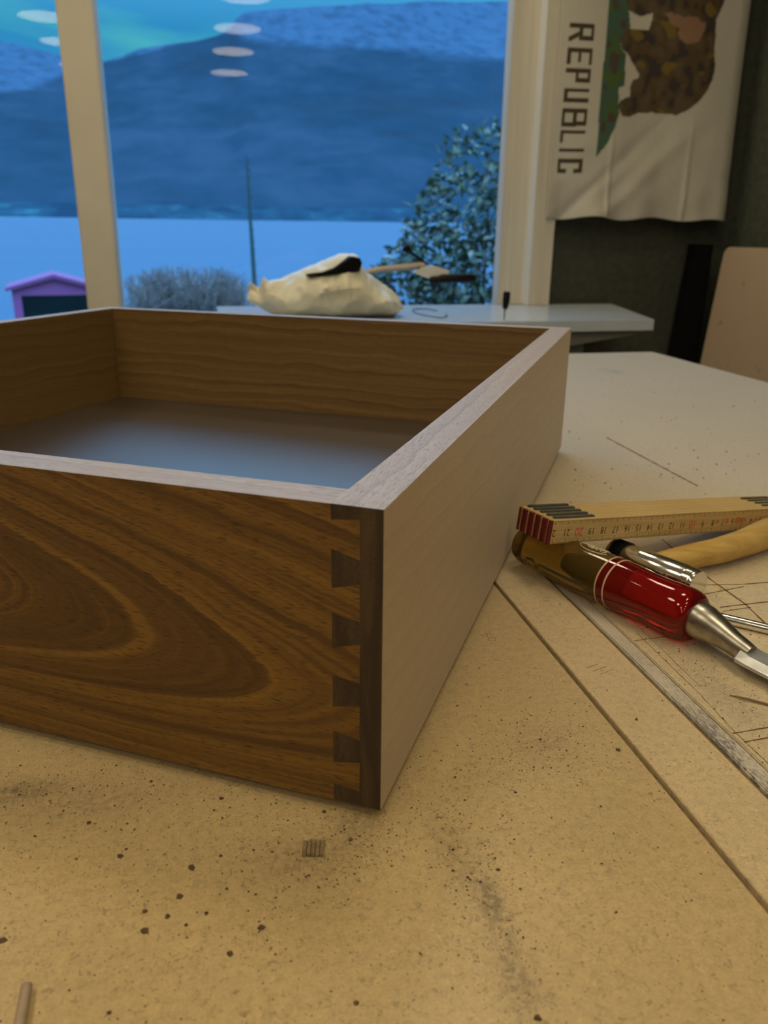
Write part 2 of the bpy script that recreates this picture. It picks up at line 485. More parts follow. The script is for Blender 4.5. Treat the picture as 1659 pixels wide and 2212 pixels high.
# ceiling lamps: two columns of round panels, window row added to brighten the bench
k = 0
rowname = {-4.33: 'farthest from the window', -3.37: 'second row from the back', -2.56: 'third row from the back', -1.70: 'middle row',
           -0.85: 'row behind the workbench', 0.0: 'row above the workbench front', 0.85: 'row above the workbench back', 1.70: 'unseen row added near the window'}
LX = (-0.96, 0.36)
lbm = bmesh.new()
bmesh.ops.create_circle(lbm, cap_ends=True, radius=0.17, segments=32)
lmesh = bpy.data.meshes.new('diffuser'); lbm.to_mesh(lmesh); lbm.free(); lmesh.materials.append(LAMP)
hbm = bmesh.new()
loft(hbm, [(0, 0, -.035), (0, 0, 0)], [0.185, 0.185], 32)
hmesh = bpy.data.meshes.new('housing'); hbm.to_mesh(hmesh); hbm.free(); hmesh.materials.append(WHITE_PAINT)
for ci, x in enumerate(LX):
    for y, rn in rowname.items():
        e = empty('ceiling_lamp', (x, y, CEIL_Z))
        tag(e, 'round white ceiling lamp, %s, %s column' % (rn, ('left', 'right')[ci]), 'lamp', 'round ceiling lamps')
        a = bpy.data.objects.new('housing', hmesh); COL.objects.link(a); a.parent = e
        b = bpy.data.objects.new('diffuser', lmesh); COL.objects.link(b); b.parent = e; b.location.z = -0.0365

# ------------------------------------------------------------------ workbench
TX0, TX1, TY0, TY1 = -1.0, 0.797, -0.28, 1.343
G1a, G1b = 0.1614, 0.1640       # first saw kerf
G2a, G2b = 0.1968, 0.1996       # second saw kerf
WS = 0.2085                     # right side of the worn strip
bench = tag(empty('workbench', (0, 0, FLOOR_Z)), 'fibreboard topped workbench with saw kerfs, carrying the walnut drawer', 'workbench')
def bpart(name, dims, mat, bevel=0.0):
    o = boxobj(name, dims, mat, bench, bevel)
    o.location = (0, 0, -FLOOR_Z)
    return o
bpart('top_board', (TX0, G1a, TY0, TY1, -.016, 0), MDF_MAIN, .0003)
bpart('top_strip', (G1b, G2a, TY0, TY1, -.016, 0), MDF_STRIP, .0003)
bpart('worn_strip', (G2b, WS - .0003, TY0, TY1, -.016, -.0004), MDF_WORN, .0006)
bpart('cutting_board', (WS, TX1, TY0, TY1, -.016, 0), MDF_CUT, .0005)
bm = bmesh.new()
box(bm, G1a, G1b, TY0 + .001, TY1 - .001, -.016, -.0022)
box(bm, G2a, G2b, TY0 + .001, TY1 - .001, -.016, -.0022)
o = obj('kerf_floor', bm, KERF, bench); o.location = (0, 0, -FLOOR_Z)
bpart('under_board', (TX0, TX1, TY0, TY1, -.034, -.016), BENCH_WOOD)
for x in (TX0 + .08, TX1 - .12):
    for y in (TY0 + .06, TY1 - .12):
        bpart('leg', (x - .04, x + .04, y - .04, y + .04, FLOOR_Z, -.034), BENCH_WOOD)
bpart('apron', (TX0 + .04, TX1 - .08, TY1 - .10, TY1 - .08, -.15, -.034), BENCH_WOOD)
# knife and saw scores on the cutting area, joined: they are thin marks
bm = bmesh.new()
def score(pts, w, z=0.00008, jit=0.0003):
    P = []
    for (x0, y0), (x1, y1) in zip(pts, pts[1:]):
        ln = math.hypot(x1 - x0, y1 - y0); kk = max(2, int(ln / 0.004))
        P += [(x0 + (x1 - x0) * i / kk, y0 + (y1 - y0) * i / kk) for i in range(kk)]
    P.append(pts[-1])
    prev = None
    for i, (x, y) in enumerate(P):
        q = P[min(i + 1, len(P) - 1)]; r = P[max(i - 1, 0)]
        t = Vector((q[0] - r[0], q[1] - r[1])).normalized()
        nn = Vector((-t.y, t.x)) * (w * 0.5 * random.uniform(0.6, 1.2))
        x += random.uniform(-jit, jit) * .3; y += random.uniform(-jit, jit) * .3
        cur = (bm.verts.new((x + nn.x, y + nn.y, z)), bm.verts.new((x - nn.x, y - nn.y, z)))
        if prev:
            f = bm.faces.new((prev[0], prev[1], cur[1], cur[0]))
        prev = cur
score([(0.3031, 0.4691), (0.2961, 0.4097), (0.295, 0.3646), (0.2903, 0.3402), (0.289, 0.30)], 0.0013)
score([(0.281, 0.395), (0.3073, 0.3904), (0.36, 0.389)], 0.0012)
score([(0.2793, 0.3817), (0.3098, 0.3872)], 0.0010)
score([(0.278, 0.3642), (0.36, 0.3675)], 0.0011)
score([(0.2766, 0.3591), (0.2956, 0.3608)], 0.0008)
score([(0.2095, 0.3369), (0.2203, 0.3377), (0.232, 0.338)], 0.0008)
score([(0.2152, 0.345), (0.2138, 0.2874), (0.2112, 0.2532), (0.2107, 0.21)], 0.0004)
score([(0.2205, 0.37), (0.2195, 0.3386), (0.2175, 0.29)], 0.0003)
score([(0.2095, 0.2533), (0.26, 0.2555)], 0.0010)
score([(0.2105, 0.2468), (0.25, 0.2492)], 0.0010)
score([(0.4043, 0.7509), (0.4012, 0.62), (0.4005, 0.5781)], 0.0022)
bmesh.ops.recalc_face_normals(bm, faces=bm.faces[:])
o = obj('score_marks', bm, CUTLINE, bench); o.location = (0, 0, -FLOOR_Z); o['kind'] = 'stuff'
# pencilled 50 beside the drawer and three short pencil ticks
bm = bmesh.new()
def pen(pts, w=0.00045): score(pts, w, 0.00008, 0.0)
def fifty(x, y):
    # digits read with their tops towards the drawer
    sx = Vector((0.26, -0.97)).normalized(); sy = Vector((0.97, 0.26)).normalized()
    def P(a, b): q = Vector((x, y)) + sx * a + sy * b; return (q.x, q.y)
    s_ = 0.0052
    five = [(0.62, 1.0), (0.06, 1.0), (0.0, 0.55), (0.35, 0.66), (0.62, 0.45), (0.55, 0.12), (0.25, 0.0), (0.0, 0.1)]
    zero = [(1.35 + 0.34 * math.cos(t), 0.5 + 0.42 * math.sin(t)) for t in np.linspace(0.3, 6.7, 14)]
    pen([P(a * s_, b * s_) for a, b in five]); pen([P(a * s_, b * s_) for a, b in zero])
fifty(0.1325, 0.3590)
for i in range(3):
    pen([(0.172 + .002 * i, 0.316 - .0035 * i), (0.180 + .0025 * i, 0.3185 - .003 * i)], 0.0005)
bmesh.ops.recalc_face_normals(bm, faces=bm.faces[:])
for f in bm.faces:
    if f.normal.z < 0: f.normal_flip()
o = obj('pencil_marks', bm, PENCIL, bench); o.location = (0, 0, -FLOOR_Z); o['kind'] = 'stuff'

# ------------------------------------------------------------------ drawer
DH, DL, DW = 0.1166, 0.5665, 0.5193
LAP, TR, TF, TB = 0.008, 0.0183, 0.0165, 0.016
drawer = tag(empty('drawer', (0.05101, 0.23021, 0.00490), R(-30.639)), 'open walnut drawer box with half-blind dovetails on the workbench', 'drawer')
PINS = [(0.0, 7.3, 0.0, 6.2), (16.6, 30.1, 18.8, 28.2), (40.2, 53.0, 42.4, 51.4), (64.0, 77.0, 66.8, 75.2), (86.5, 100.7, 89.3, 97.8), (111.2, 116.6, 112.3, 116.6)]
def facemats(me, side, top, end):
    """material slots 0 face, 1 top edge, 2 end grain by face normal"""
    for f in me.polygons:
        nn = f.normal
        f.material_index = 1 if nn.z > 0.9 else (2 if nn.y < -0.9 else 0)
# tail board (the side with the cathedral grain)
pts = [(-DW, 0), (-TR, 0)]
for i, (wl, wh, nl, nh) in enumerate(PINS):
    if i > 0:
        pts += [(-LAP - .0001, nl / 1000 - .0001), (-TR, wl / 1000 - .0001)]
    if i < len(PINS) - 1:
        pts += [(-TR, wh / 1000 + .0001), (-LAP - .0001, nh / 1000 + .0001)]
pts += [(-TR, DH), (-DW, DH)]
# order bottom-up along the jagged end
pts = [p for i, p in enumerate(pts) if i == 0 or p != pts[i - 1]]
bm = bmesh.new()
prism_xz(bm, pts, 0.0, TF)
bmesh.ops.triangulate(bm, faces=[f for f in bm.faces if len(f.verts) > 4])
o = obj('tail_board', bm, [WAL_FACE, WAL_EDGE_X, WAL_INSIDE_X], drawer)
for f in o.data.polygons:
    f.material_index = 1 if f.normal.z > 0.9 and f.center.z > DH - 1e-4 else (0 if f.normal.y < -0.9 else 2)
o['label'] = 'walnut board with cathedral grain and dovetail ends'
# pin board (thick board, pale outer face, end grain pins)
bm = bmesh.new()
box(bm, -LAP, 0, 0, DL, 0, DH)
box(bm, -TR, -LAP, TF, DL, 0, DH)
for (wl, wh, nl, nh) in PINS:
    prism_xz(bm, [(-TR, wl / 1000), (-LAP, nl / 1000), (-LAP, nh / 1000), (-TR, wh / 1000)], 0.00012, TF)
o = obj('pin_board', bm, [WAL_PALE, WAL_EDGE_Y, WAL_END], drawer)
facemats(o.data, 0, 1, 2)
o['label'] = 'thick walnut board with a pale outer face and dark end-grain pins'
o = boxobj('back_board', (-DW, -TR, DL - TB, DL, 0, DH), [WAL_INSIDE_X, WAL_EDGE_X, WAL_END], drawer)
for f in o.data.polygons: f.material_index = 1 if f.normal.z > .9 else 0
o = boxobj('side_board', (-DW, -DW + TB, TF, DL - TB, 0, DH), [WAL_INSIDE_Y, WAL_EDGE_Y, WAL_END], drawer)
for f in o.data.polygons: f.material_index = 1 if f.normal.z > .9 else 0
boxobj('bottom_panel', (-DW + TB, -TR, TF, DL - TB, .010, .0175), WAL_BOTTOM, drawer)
for x, y in ((-.05, .05), (-.05, DL - .05), (-DW + .05, .05), (-DW + .05, DL - .05)):
    boxobj('foot_pad', (x - .012, x + .012, y - .012, y + .012, -.00500, .010), BLACK_PLASTIC, drawer)
drawer.scale = (0.9755, 0.9755, 0.9755)

# ------------------------------------------------------------------ folding ruler
ph, sl = R(16.96), R(-6.87)
rd = Vector((math.cos(ph) * math.cos(sl), math.sin(ph) * math.cos(sl), math.sin(sl)))
rp = Vector((-math.sin(ph), math.cos(ph), 0))
ru = rd.cross(rp)
rm = Matrix((rd, rp, ru)).transposed().to_4x4()
rm.translation = Vector((0.2087, 0.4097, 0.0272))
ruler = tag(empty('folding_ruler'), 'folded wooden rule with red ends standing on edge across the chisel handle', 'ruler')
ruler.matrix_world = rm
RW, RT, RXL, RXR = 0.0148, 0.0030, -0.0215, 0.2115
slat_bm = bmesh.new(); box(slat_bm, RXL, RXR, 0.00006, RT - .0003, 0, RW)
bmesh.ops.bevel(slat_bm, geom=slat_bm.edges[:], offset=.0004, segments=1, affect='EDGES')
slat_me = bpy.data.meshes.new('slat'); slat_bm.to_mesh(slat_me); slat_bm.free(); slat_me.materials.append(BIRCH)
slats = []
for i in range(10):
    o = bpy.data.objects.new('slat', slat_me); COL.objects.link(o); o.parent = ruler
    o.location = (0, i * RT, random.uniform(-.0001, .0001) if i else 0)
    slats.append(o)
# rounded red ends: single, four pairs, single
def red_end(y0, y1):
    bm = bmesh.new()
    kk = 6
    prof = []
    for i in range(kk + 1):
        t = i / kk
        prof.append((RXL - .0004 - .0016 * math.sqrt(max(0, 1 - (2 * t - 1) ** 2)), y0 + (y1 - y0) * t))
    prism_xy(bm, [(RXL + .0001, y1), (RXL + .0001, y0)] + prof, .0003, RW - .0005)
    return bm
for y0, y1 in ((0.0001, .00275), (.0032, .00875), (.0092, .01475), (.0152, .02075), (.0212, .02675), (.0272, .0299)):
    obj('red_end', red_end(y0, y1), RED_PAINT, ruler)
for y in (.00275, .00875, .01475, .02075, .02675):
    boxobj('pale_rib', (RXL - .0015, RXL + .0001, y + .00005, y + .0004, .0003, RW - .0004), BIRCH, ruler)
# steel joint plates on the upper edges, both ends
for i in range(5):
    y = .0022 + i * .0058
    boxobj('joint_plate', (RXL + .0030, RXL + .0350, y, y + .0034, RW - .002, RW + .0010), HINGE, ruler, .0006)
for i in range(4):
    y = .0050 + i * .0058
    boxobj('joint_plate', (RXR - .0330, RXR - .003, y, y + .0028, RW - .002, RW + .0009), HINGE, ruler, .0005)
def text_mesh(body, size):
    cu = bpy.data.curves.new('t', 'FONT'); cu.body = body; cu.size = size
    cu.align_x = 'CENTER'; cu.align_y = 'CENTER'; cu.resolution_u = 3
    ob = bpy.data.objects.new('t', cu); COL.objects.link(ob)
    bpy.context.view_layer.update()
    me = bpy.data.meshes.new_from_object(ob.evaluated_get(bpy.context.evaluated_depsgraph_get()))
    vs = [tuple(v.co) for v in me.vertices]; fs = [tuple(p.vertices) for p in me.polygons]
    bpy.data.objects.remove(ob); bpy.data.curves.remove(cu); bpy.data.meshes.remove(me)
    return vs, fs
def numerals(name, items, size, mat):
    V, F = [], []
    for body, x in items:
        vs, fs = text_mesh(body, size)
        o0 = len(V)
        V += [(x - a * 0.86, -0.00004, RW * 0.47 - b) for a, b, _ in vs]
        F += [tuple(o0 + q for q in f) for f in fs]
    me = bpy.data.meshes.new(name); me.from_pydata(V, [], F)
    return obj(name, me, mat, slats[0])
blk = [(str(i), (20 - i) * .01) for i in range(21, 0, -1) if i not in (20, 10)] + [('2', -.0198)]
numerals('black_numerals', blk, .0062, BLACK_INK)['kind'] = 'stuff'
numerals('red_numeral', [('20', 0.0)], .0080, RED_INK)
numerals('red_numeral', [('10', 0.10)], .0080, RED_INK)
bm = bmesh.new()
for i in range(-20, 206):
    x = i * .001
    for edge in (0, 1):
        ln = .0030 if i % 10 == 0 else (.0022 if i % 5 == 0 else .0013)
        w = .00012 if i % 5 else .00017
        z0, z1 = (0.0005, ln) if edge == 0 else (RW - ln, RW - .0005)
        vs = [bm.verts.new(p) for p in ((x - w, -.00003, z0), (x + w, -.00003, z0), (x + w, -.00003, z1), (x - w, -.00003, z1))]
        bm.faces.new(vs)
o = obj('tick_marks', bm, BLACK_INK, slats[0]); o['kind'] = 'stuff'
# red printed maker's marks among the low numbers
bm = bmesh.new()
def blob(x, z, rx, rz):
    bm.faces.new([bm.verts.new((x + rx * math.cos(t), -.00002, z + rz * math.sin(t))) for t in np.linspace(0, 2 * math.pi, 14)[:-1]])
for x, rx, rz in ((.1245, .0016, .0014), (.134, .002, .002), (.1455, .0035, .0026), (.153, .0018, .0014), (.1655, .0022, .0007)):
    blob(x, RW * .5, rx, rz)
obj('red_print', bm, plain('faded_red_ink', (0.60, 0.22, 0.09), 0.6, 0.2, 600), slats[0])['kind'] = 'stuff'

# ------------------------------------------------------------------ chisel
CF = Vector((0.2348, 0.3345, 0.0147))
ce = (Vector((0.19, 0.4464, 0.0147)) - CF).normalized()
CF = CF - ce * 0.0075
def cp(s, z=None):
    q = CF + ce * s
    return Vector((q.x, q.y, CF.z if z is None else z))
chisel = tag(empty('chisel', cp(0.05, 0)), 'chisel with clear amber and red handle lying beside the drawer', 'chisel')
chisel_inv = chisel.location.copy()
def cpart(name, prof, mat, seg=40, parent=None):
    bm = bmesh.new()
    loft(bm, [cp(s) - chisel_inv for s, r in prof], [r for s, r in prof], seg)
    return smooth(obj(name, bm, mat, parent or chisel), R(50))
red = cpart('red_grip', [(0.0, .0100), (.0008, .0122), (.003, .0136), (.007, .0143), (.013, .0142), (.022, .0138), (.032, .0139), (.042, .0145), (.0555, .0147)], RUBY)
amb = cpart('amber_handle', [(.0557, .0147), (.066, .0147), (.082, .0144), (.096, .0138), (.108, .0131), (.1145, .0126), (.116, .0121), (.1175, .0125), (.123, .0123), (.1265, .0112), (.1277, .009)], AMBER)
for s in (.0555, .0500):
    cpart('pale_band', [(s - .0006, .01462), (s - .0004, .01482), (s + .0004, .01482), (s + .0006, .01462)], WHITE_BAND, parent=red)
loftobj('tang', [cp(.0562) - chisel_inv, cp(.075) - chisel_inv, cp(.088) - chisel_inv], [.0062, .0052, .003], plain('dark_tang', (0.05, 0.04, 0.03), 0.5), amb, 16)
# neck and blade
nk = [(0.0008, .0093, .0147), (-.001, .0098, .0147), (-.005, .0094, .0144), (-.011, .0080, .0134), (-.017, .0066, .0120), (-.022, .0058, .0106), (-.026, .0056, .0096), (-.031, .0048, .0086)]
bm = bmesh.new()
loft(bm, [cp(s, z) - chisel_inv for s, r, z in nk], [r for s, r, z in nk], 28)
smooth(obj('neck', bm, STEEL, chisel), R(50))
# blade: bevel edged bar running down to the bench
side = Vector((0, 0, 1)).cross(ce).normalized()
bm = bmesh.new()
rings = []
for s, zc, hw, th in ((-.0265, .0092, .0058, .0060), (-.0285, .0088, .0090, .0050), (-.034, .0082, .0093, .0042), (-.09, .0054, .0093, .0036), (-.148, .0024, .0092, .0028), (-.158, .0008, .0092, .0006)):
    c = cp(s, zc) - chisel_inv
    ring = [c - side * hw + Vector((0, 0, -th * .5)), c + side * hw + Vector((0, 0, -th * .5)), c + side * hw + Vector((0, 0, -th * .1)),
            c + side * hw * .55 + Vector((0, 0, th * .5)), c - side * hw * .55 + Vector((0, 0, th * .5)), c - side * hw + Vector((0, 0, -th * .1))]
    rings.append([bm.verts.new(p) for p in ring])
for A, B in zip(rings, rings[1:]):
    for i in range(6):
        bm.faces.new((A[i], A[(i + 1) % 6], B[(i + 1) % 6], B[i]))
bm.faces.new(rings[0]); bm.faces.new(rings[-1])
bmesh.ops.recalc_face_normals(bm, faces=bm.faces[:])
obj('blade', bm, BLADE_STEEL, chisel)
# oval maker's mark with a script scrawl, on the upper side of the amber part
def on_handle(s, ang):
    r = .01485 if s < .07 else .0146
    return cp(s) - chisel_inv + (Vector((0, 0, 1)) * math.cos(ang) + side * math.sin(ang)) * r
def ink_line(pairs, rad):
    bm = bmesh.new()
    loft(bm, [on_handle(s, a) for s, a in pairs], [rad] * len(pairs), 5)
    return bm
sgn = -1 if side.dot(Vector((0, -1, 0))) > 0 else -1
oval = [(.0705 + .0115 * math.cos(t), sgn * .12 + .34 * math.sin(t)) for t in np.linspace(-2.2, 2.6, 30)]
obj('oval_mark', ink_line(oval, .00022), GOLD_INK, amb)
scr = [(.0630 + .0145 * t + .0008 * math.sin(t * 40), sgn * .12 + .15 * math.sin(t * 31) * (1 - .5 * t)) for t in np.linspace(0, 1, 60)]
obj('script_mark', ink_line(scr, .0002), GOLD_INK, amb)

# ------------------------------------------------------------------ hammer
hammer = tag(empty('hammer', (0.2557, 0.4075, 0)), 'small hammer with bright steel head and pale wooden handle behind the chisel', 'hammer')
hi = Vector(hammer.location)
ha, hb = Vector((0.2445, 0.4318, .0097)), Vector((0.2690, 0.3742, .0097))
def hp(t): return ha.lerp(hb, t) - hi
prof = [(0.0, .0080), (.02, .0092), (.5, .0095), (.86, .0095), (.87, .0091), (.885, .0091), (.89, .0095), (.955, .0095), (.96, .0092), (.975, .0092), (.985, .0089), (1.0, .0086)]
loftobj('head', [hp(t) for t, r in prof], [r for t, r in prof], CHROME, hammer, 40, R(35))
loftobj('black_collar', [hp(.06), hp(.2)], [.0099, .0099], BLACK_PLASTIC, hammer, 32)
hpath = [(0.2565, 0.4078, .0097), (0.2707, 0.4108, .0098), (0.290, 0.4150, .0100), (0.3122, 0.4202, .0100), (0.338, 0.4290, .0104), (0.3639, 0.4402, .0112), (0.41, 0.4535, .0115), (0.46, 0.4665, .0115), (0.50, 0.476, .0110)]
hr = [(.0060, .0062), (.0068, .0078), (.0074, .0092), (.0078, .0096), (.0086, .0098), (.0098, .0104), (.0105, .0112), (.0108, .0115), (.0090, .0100)]
loftobj('handle', [Vector(p) - hi for p in hpath], hr, ASH, hammer, 24, R(60))

# thin steel rod behind the chisel neck
rodo = loftobj('steel_rod', [(0.2560, 0.3575, .0029), (0.2646, 0.3491, .0029), (0.2837, 0.3304, .0029), (0.33, 0.2850, .0029)], [.0018, .0028, .0028, .0028], CHROME, None, 16)
tag(rodo, 'thin bright steel rod lying behind the chisel neck', 'rod')
sto = loftobj('thin_dowel', [(-0.0592, 0.1838, .0016), (-0.0587, 0.1721, .0016), (-0.0575, 0.13, .0016)], [.0015, .0016, .0016], plain('grey_dowel', (0.40, 0.30, 0.21), 0.6, 0.2, 200), None, 14)
tag(sto, 'thin grey brown stick on the fibreboard in the near corner', 'stick')
spl = loftobj('wood_splinter', [(0.2262, 0.2795, .0006), (0.2310, 0.2748, .0012), (0.2384, 0.2690, .0008), (0.249, 0.262, .0006)], [.0003, .0006, .0006, .0003], plain('splinter_brown', (0.22, 0.12, 0.06), 0.7), None, 6)
tag(spl, 'long thin brown splinter on the cutting area near the chisel blade', 'splinter')

# ------------------------------------------------------------------ chips and dust
DUST, n = newmat('walnut_dust')
isl = n.new('ShaderNodeNewGeometry').outputs['Random Per Island']
n.bsdf(n.ramp(isl, [(0.0, (0.035, 0.02, 0.012)), (0.5, (0.11, 0.06, 0.028)), (0.85, (0.20, 0.12, 0.05)), (1.0, (0.42, 0.29, 0.15))]), 0.8)
CHIP = plain('walnut_chip', (0.11, 0.066, 0.034), 0.7, 0.4, 800)
CHIP_PALE = plain('pale_chip', (0.26, 0.18, 0.09), 0.7, 0.4, 800)
rot = R(-30.639); cx, sx_ = math.cos(rot), math.sin(rot)
def under_drawer(x, y, pad=.001):
    dx, dy = x - 0.05229, y - 0.23599
    lx, ly = dx * cx + dy * sx_, -dx * sx_ + dy * cx
    return lx < pad and ly > -pad
def chip_mesh(r, h, seed):
    rr = random.Random(seed)
    k = rr.randint(5, 7)
    bm = bmesh.new()
    pts = [(r * rr.uniform(.6, 1.1) * math.cos(2 * math.pi * i / k), r * rr.uniform(.5, 1.0) * math.sin(2 * math.pi * i / k)) for i in range(k)]
    a = [bm.verts.new((x, y, 0)) for x, y in pts]
    b = [bm.verts.new((x * .8, y * .8, h * rr.uniform(.6, 1.3))) for x, y in pts]
    bm.faces.new(a[::-1]); bm.faces.new(b)
    for i in range(k):
        bm.faces.new((a[i], a[(i + 1) % k], b[(i + 1) % k], b[i]))
    return bm
chips = [(-0.051, 0.2503), (-0.0386, 0.2312), (-0.0149, 0.221), (-0.029, 0.2053), (-0.0221, 0.202), (-0.0286, 0.1977), (-0.0045, 0.2542), (0.0059, 0.1918),
         (-0.0186, 0.2093), (0.0389, 0.2232), (-0.0036, 0.1844), (-0.0697, 0.2026), (0.032, 0.2393), (0.0768, 0.1467), (0.164, 0.2764), (0.1743, 0.2707), (0.1558, 0.2523)]
for i, (x, y) in enumerate(chips):
    if under_drawer(x, y, .002) or G1a - .001 < x < G1b + .001: continue
    o = obj('wood_chip', chip_mesh(.0010 + .0006 * ((i * 7) % 3) / 2, .0006, i), CHIP if i % 3 else plain('chip_mid', (0.12, 0.075, 0.035), 0.7), None)
    o.location = (x, y, 0)
    tag(o, CHIP_LABELS[i], 'wood chip', 'walnut chips on the fibreboard')
# larger pale shaving
bm = bmesh.new()
for i in range(5):
    prism_xy(bm, [(-.004 + i * .0015, -.0035), (-.0028 + i * .0015, -.0038), (-.0028 + i * .0015, .0034 + .0006 * (i % 2)), (-.004 + i * .0015, .003)], 0.0, .0009 + .0003 * (i % 3))
o = obj('wood_shaving', bm, CHIP_PALE); o.location = (0.0261, 0.2213, 0); o.rotation_euler = (0, 0, R(-12))
tag(o, 'pale ribbed wood flake in front of the dovetailed corner', 'shaving')
V, F = [], []
def speck(x, y, r):
    k = random.choice((4, 4, 5))
    a0 = random.uniform(0, 6.28); st = random.uniform(.4, 1.0); rot_ = random.uniform(0, 3.14)
    o0 = len(V)
    for i in range(k):
        t = a0 + 2 * math.pi * i / k
        px, py = r * math.cos(t), r * st * math.sin(t)
        V.append((x + px * math.cos(rot_) - py * math.sin(rot_), y + px * math.sin(rot_) + py * math.cos(rot_), 0.00002))
    V.append((x, y, r * random.uniform(.5, 1.0)))
    for i in range(k):
        F.append((o0 + i, o0 + (i + 1) % k, o0 + k))
clusters = [(.078, .182, .006, .026, 260), (.075, .215, .012, .02, 220), (.133, .265, .016, .014, 320), (.105, .245, .022, .018, 260), (.028, .219, .018, .012, 420), (.045, .222, .008, .006, 120),
            (-.065, .272, .03, .010, 420), (-.02, .25, .04, .012, 360), (.0, .2, .05, .03, 420), (.225, .29, .014, .03, 240), (.25, .33, .02, .03, 90), (.2225, .25, .012, .02, 120)]
for (mx_, my_, sx2, sy2, cnt) in clusters:
    for _ in range(int(cnt * 1.5)):
        x, y = random.gauss(mx_, sx2), random.gauss(my_, sy2)
        if under_drawer(x, y) or not (TY0 < y < TY1): continue
        if G1a - .0005 < x < G1b + .0005 or G2a - .0005 < x < WS + .0005: continue
        speck(x, y, min(.0009, .00016 * math.exp(random.gauss(0, .55)) + .00006))
for _ in range(2600):
    x, y = random.uniform(-.1, .30), random.uniform(.13, .42)
    if under_drawer(x, y) or G1a - .0005 < x < G1b + .0005 or G2a - .0005 < x < WS + .0005: continue
    speck(x, y, min(.0010, .00015 * math.exp(random.gauss(0, .6)) + .00005))
for _ in range(150):
    x, y = random.uniform(.25, .70), random.uniform(.5, 1.1)
    if under_drawer(x, y): continue
    speck(x, y, .0005 * math.exp(random.gauss(0, .45)) + .0003)
for mx_, my_ in ((.47, .66), (.40, .62), (.33, .62)):
    for _ in range(9):
        x, y = random.gauss(mx_, .025), random.gauss(my_, .02)
        if under_drawer(x, y): continue
        speck(x, y, random.uniform(.0007, .0016))
me = bpy.data.meshes.new('sawdust'); me.from_pydata(V, [], F)
o = obj('sawdust', me, DUST)
tag(o, 'scattered brown sawdust specks over the fibreboard bench top', 'sawdust', None, 'stuff')

# ------------------------------------------------------------------ shelf by the window and what is on it
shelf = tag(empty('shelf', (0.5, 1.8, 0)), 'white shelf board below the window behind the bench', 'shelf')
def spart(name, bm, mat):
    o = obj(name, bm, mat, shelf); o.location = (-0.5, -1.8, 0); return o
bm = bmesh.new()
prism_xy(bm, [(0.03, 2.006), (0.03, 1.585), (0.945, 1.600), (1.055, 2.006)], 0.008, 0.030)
spart('board', bm, SHELF_SKY_TINT)
bm = bmesh.new()
prism_xz(bm, [(0.20, 0.008), (0.935, 0.008), (0.90, -.004), (0.764, -.024), (0.20, -.075)], 1.615, 1.635)
spart('front_apron', bm, GREY_PAINT)
for x in (0.12, 0.80):
    bm = bmesh.new()
    prism_xz(bm, [(x - .015, .008), (x + .015, .008), (x + .015, FLOOR_Z), (x - .015, FLOOR_Z)], 1.66, 1.69)
    spart('leg', bm, GREY_PAINT)

# crumpled cream bag
def interp(x, tab):
    for (xa, ya), (xb, yb) in zip(tab, tab[1:]):
        if x <= xb:
            return ya + (yb - ya) * max(0, (x - xa)) / (xb - xa)
    return tab[-1][1]
toph = [(0.088, .070), (0.096, .104), (0.106, .094), (0.114, .090), (0.124, .111), (0.134, .100), (0.152, .106), (0.2, .126), (0.248, .143), (0.287, .155), (0.311, .160), (0.322, .155), (0.332, .128), (0.345, .118), (0.366, .106), (0.396, .087), (0.412, .068), (0.42, .046)]
both = [(0.088, .066), (0.10, .055), (0.14, .036), (0.16, .031), (0.40, .031), (0.42, .044)]
dep = [(0.088, .012), (0.12, .03), (0.18, .075), (0.30, .085), (0.38, .07), (0.42, .02)]
NS, NT = 90, 56
bm = bmesh.new()
rings = []
for i in range(NS + 1):
    x = 0.088 + 0.332 * i / NS
    zt, zb, dd = interp(x, toph), interp(x, both), interp(x, dep)
    ring = []
    for j in range(NT):
        t = 2 * math.pi * j / NT
        cy, sz = math.cos(t), math.sin(t)
        up_ = max(sz, 0)
        y = 1.735 - dd * (abs(cy) ** .8) * (1 if cy > 0 else -1) * (1 - .45 * up_)
        z = zb + (zt - zb) * (.5 + .5 * (abs(sz) ** .9) * (1 if sz > 0 else -1))
        p = Vector((x, y, z))
        nz = noise.ridged_multi_fractal(p * 17 + Vector((3, 1, 7)), 1.0, 2.1, 3, 1.0, 2.0)
        nz2 = noise.noise(p * 28)
        nb = noise.noise(p * 11 + Vector((5, 2, 1)))
        off = (nz - 1.1) * .011 + nz2 * .004 + abs(nb) * .022 - .006
        p.y -= off * (1 if cy > 0 else -1) * abs(cy)
        p.z += off * .35 * sz * (0 if z < .045 else 1)
        p.z = max(p.z, .0302)
        ring.append(bm.verts.new(p))
    rings.append(ring)
for A, B in zip(rings, rings[1:]):
    for k in range(NT):
        bm.faces.new((A[k], A[(k + 1) % NT], B[(k + 1) % NT], B[k]))
bm.faces.new(rings[0][::-1]); bm.faces.new(rings[-1])
bmesh.ops.recalc_face_normals(bm, faces=bm.faces[:])
bag = smooth(obj('plastic_bag', bm, BAG), R(28))
tag(bag, 'crumpled cream plastic bag on the white window shelf', 'bag')
# solid black piece put in for the dark mouth of the bag
bm = bmesh.new()
pp = [(0.205, .119), (0.240, .124), (0.262, .131), (0.280, .143), (0.298, .1545), (0.314, .152), (0.319, .142), (0.314, .126), (0.295, .121), (0.262, .120), (0.230, .117)]
prism_xz(bm, pp, 1.668, 1.715)
bmesh.ops.bevel(bm, geom=bm.edges[:], offset=.002, segments=1, affect='EDGES')
o = obj('black_mouth_piece', bm, BLACK_BOARD)
tag(o, 'black piece put in for the dark mouth of the cream bag', 'bag mouth')

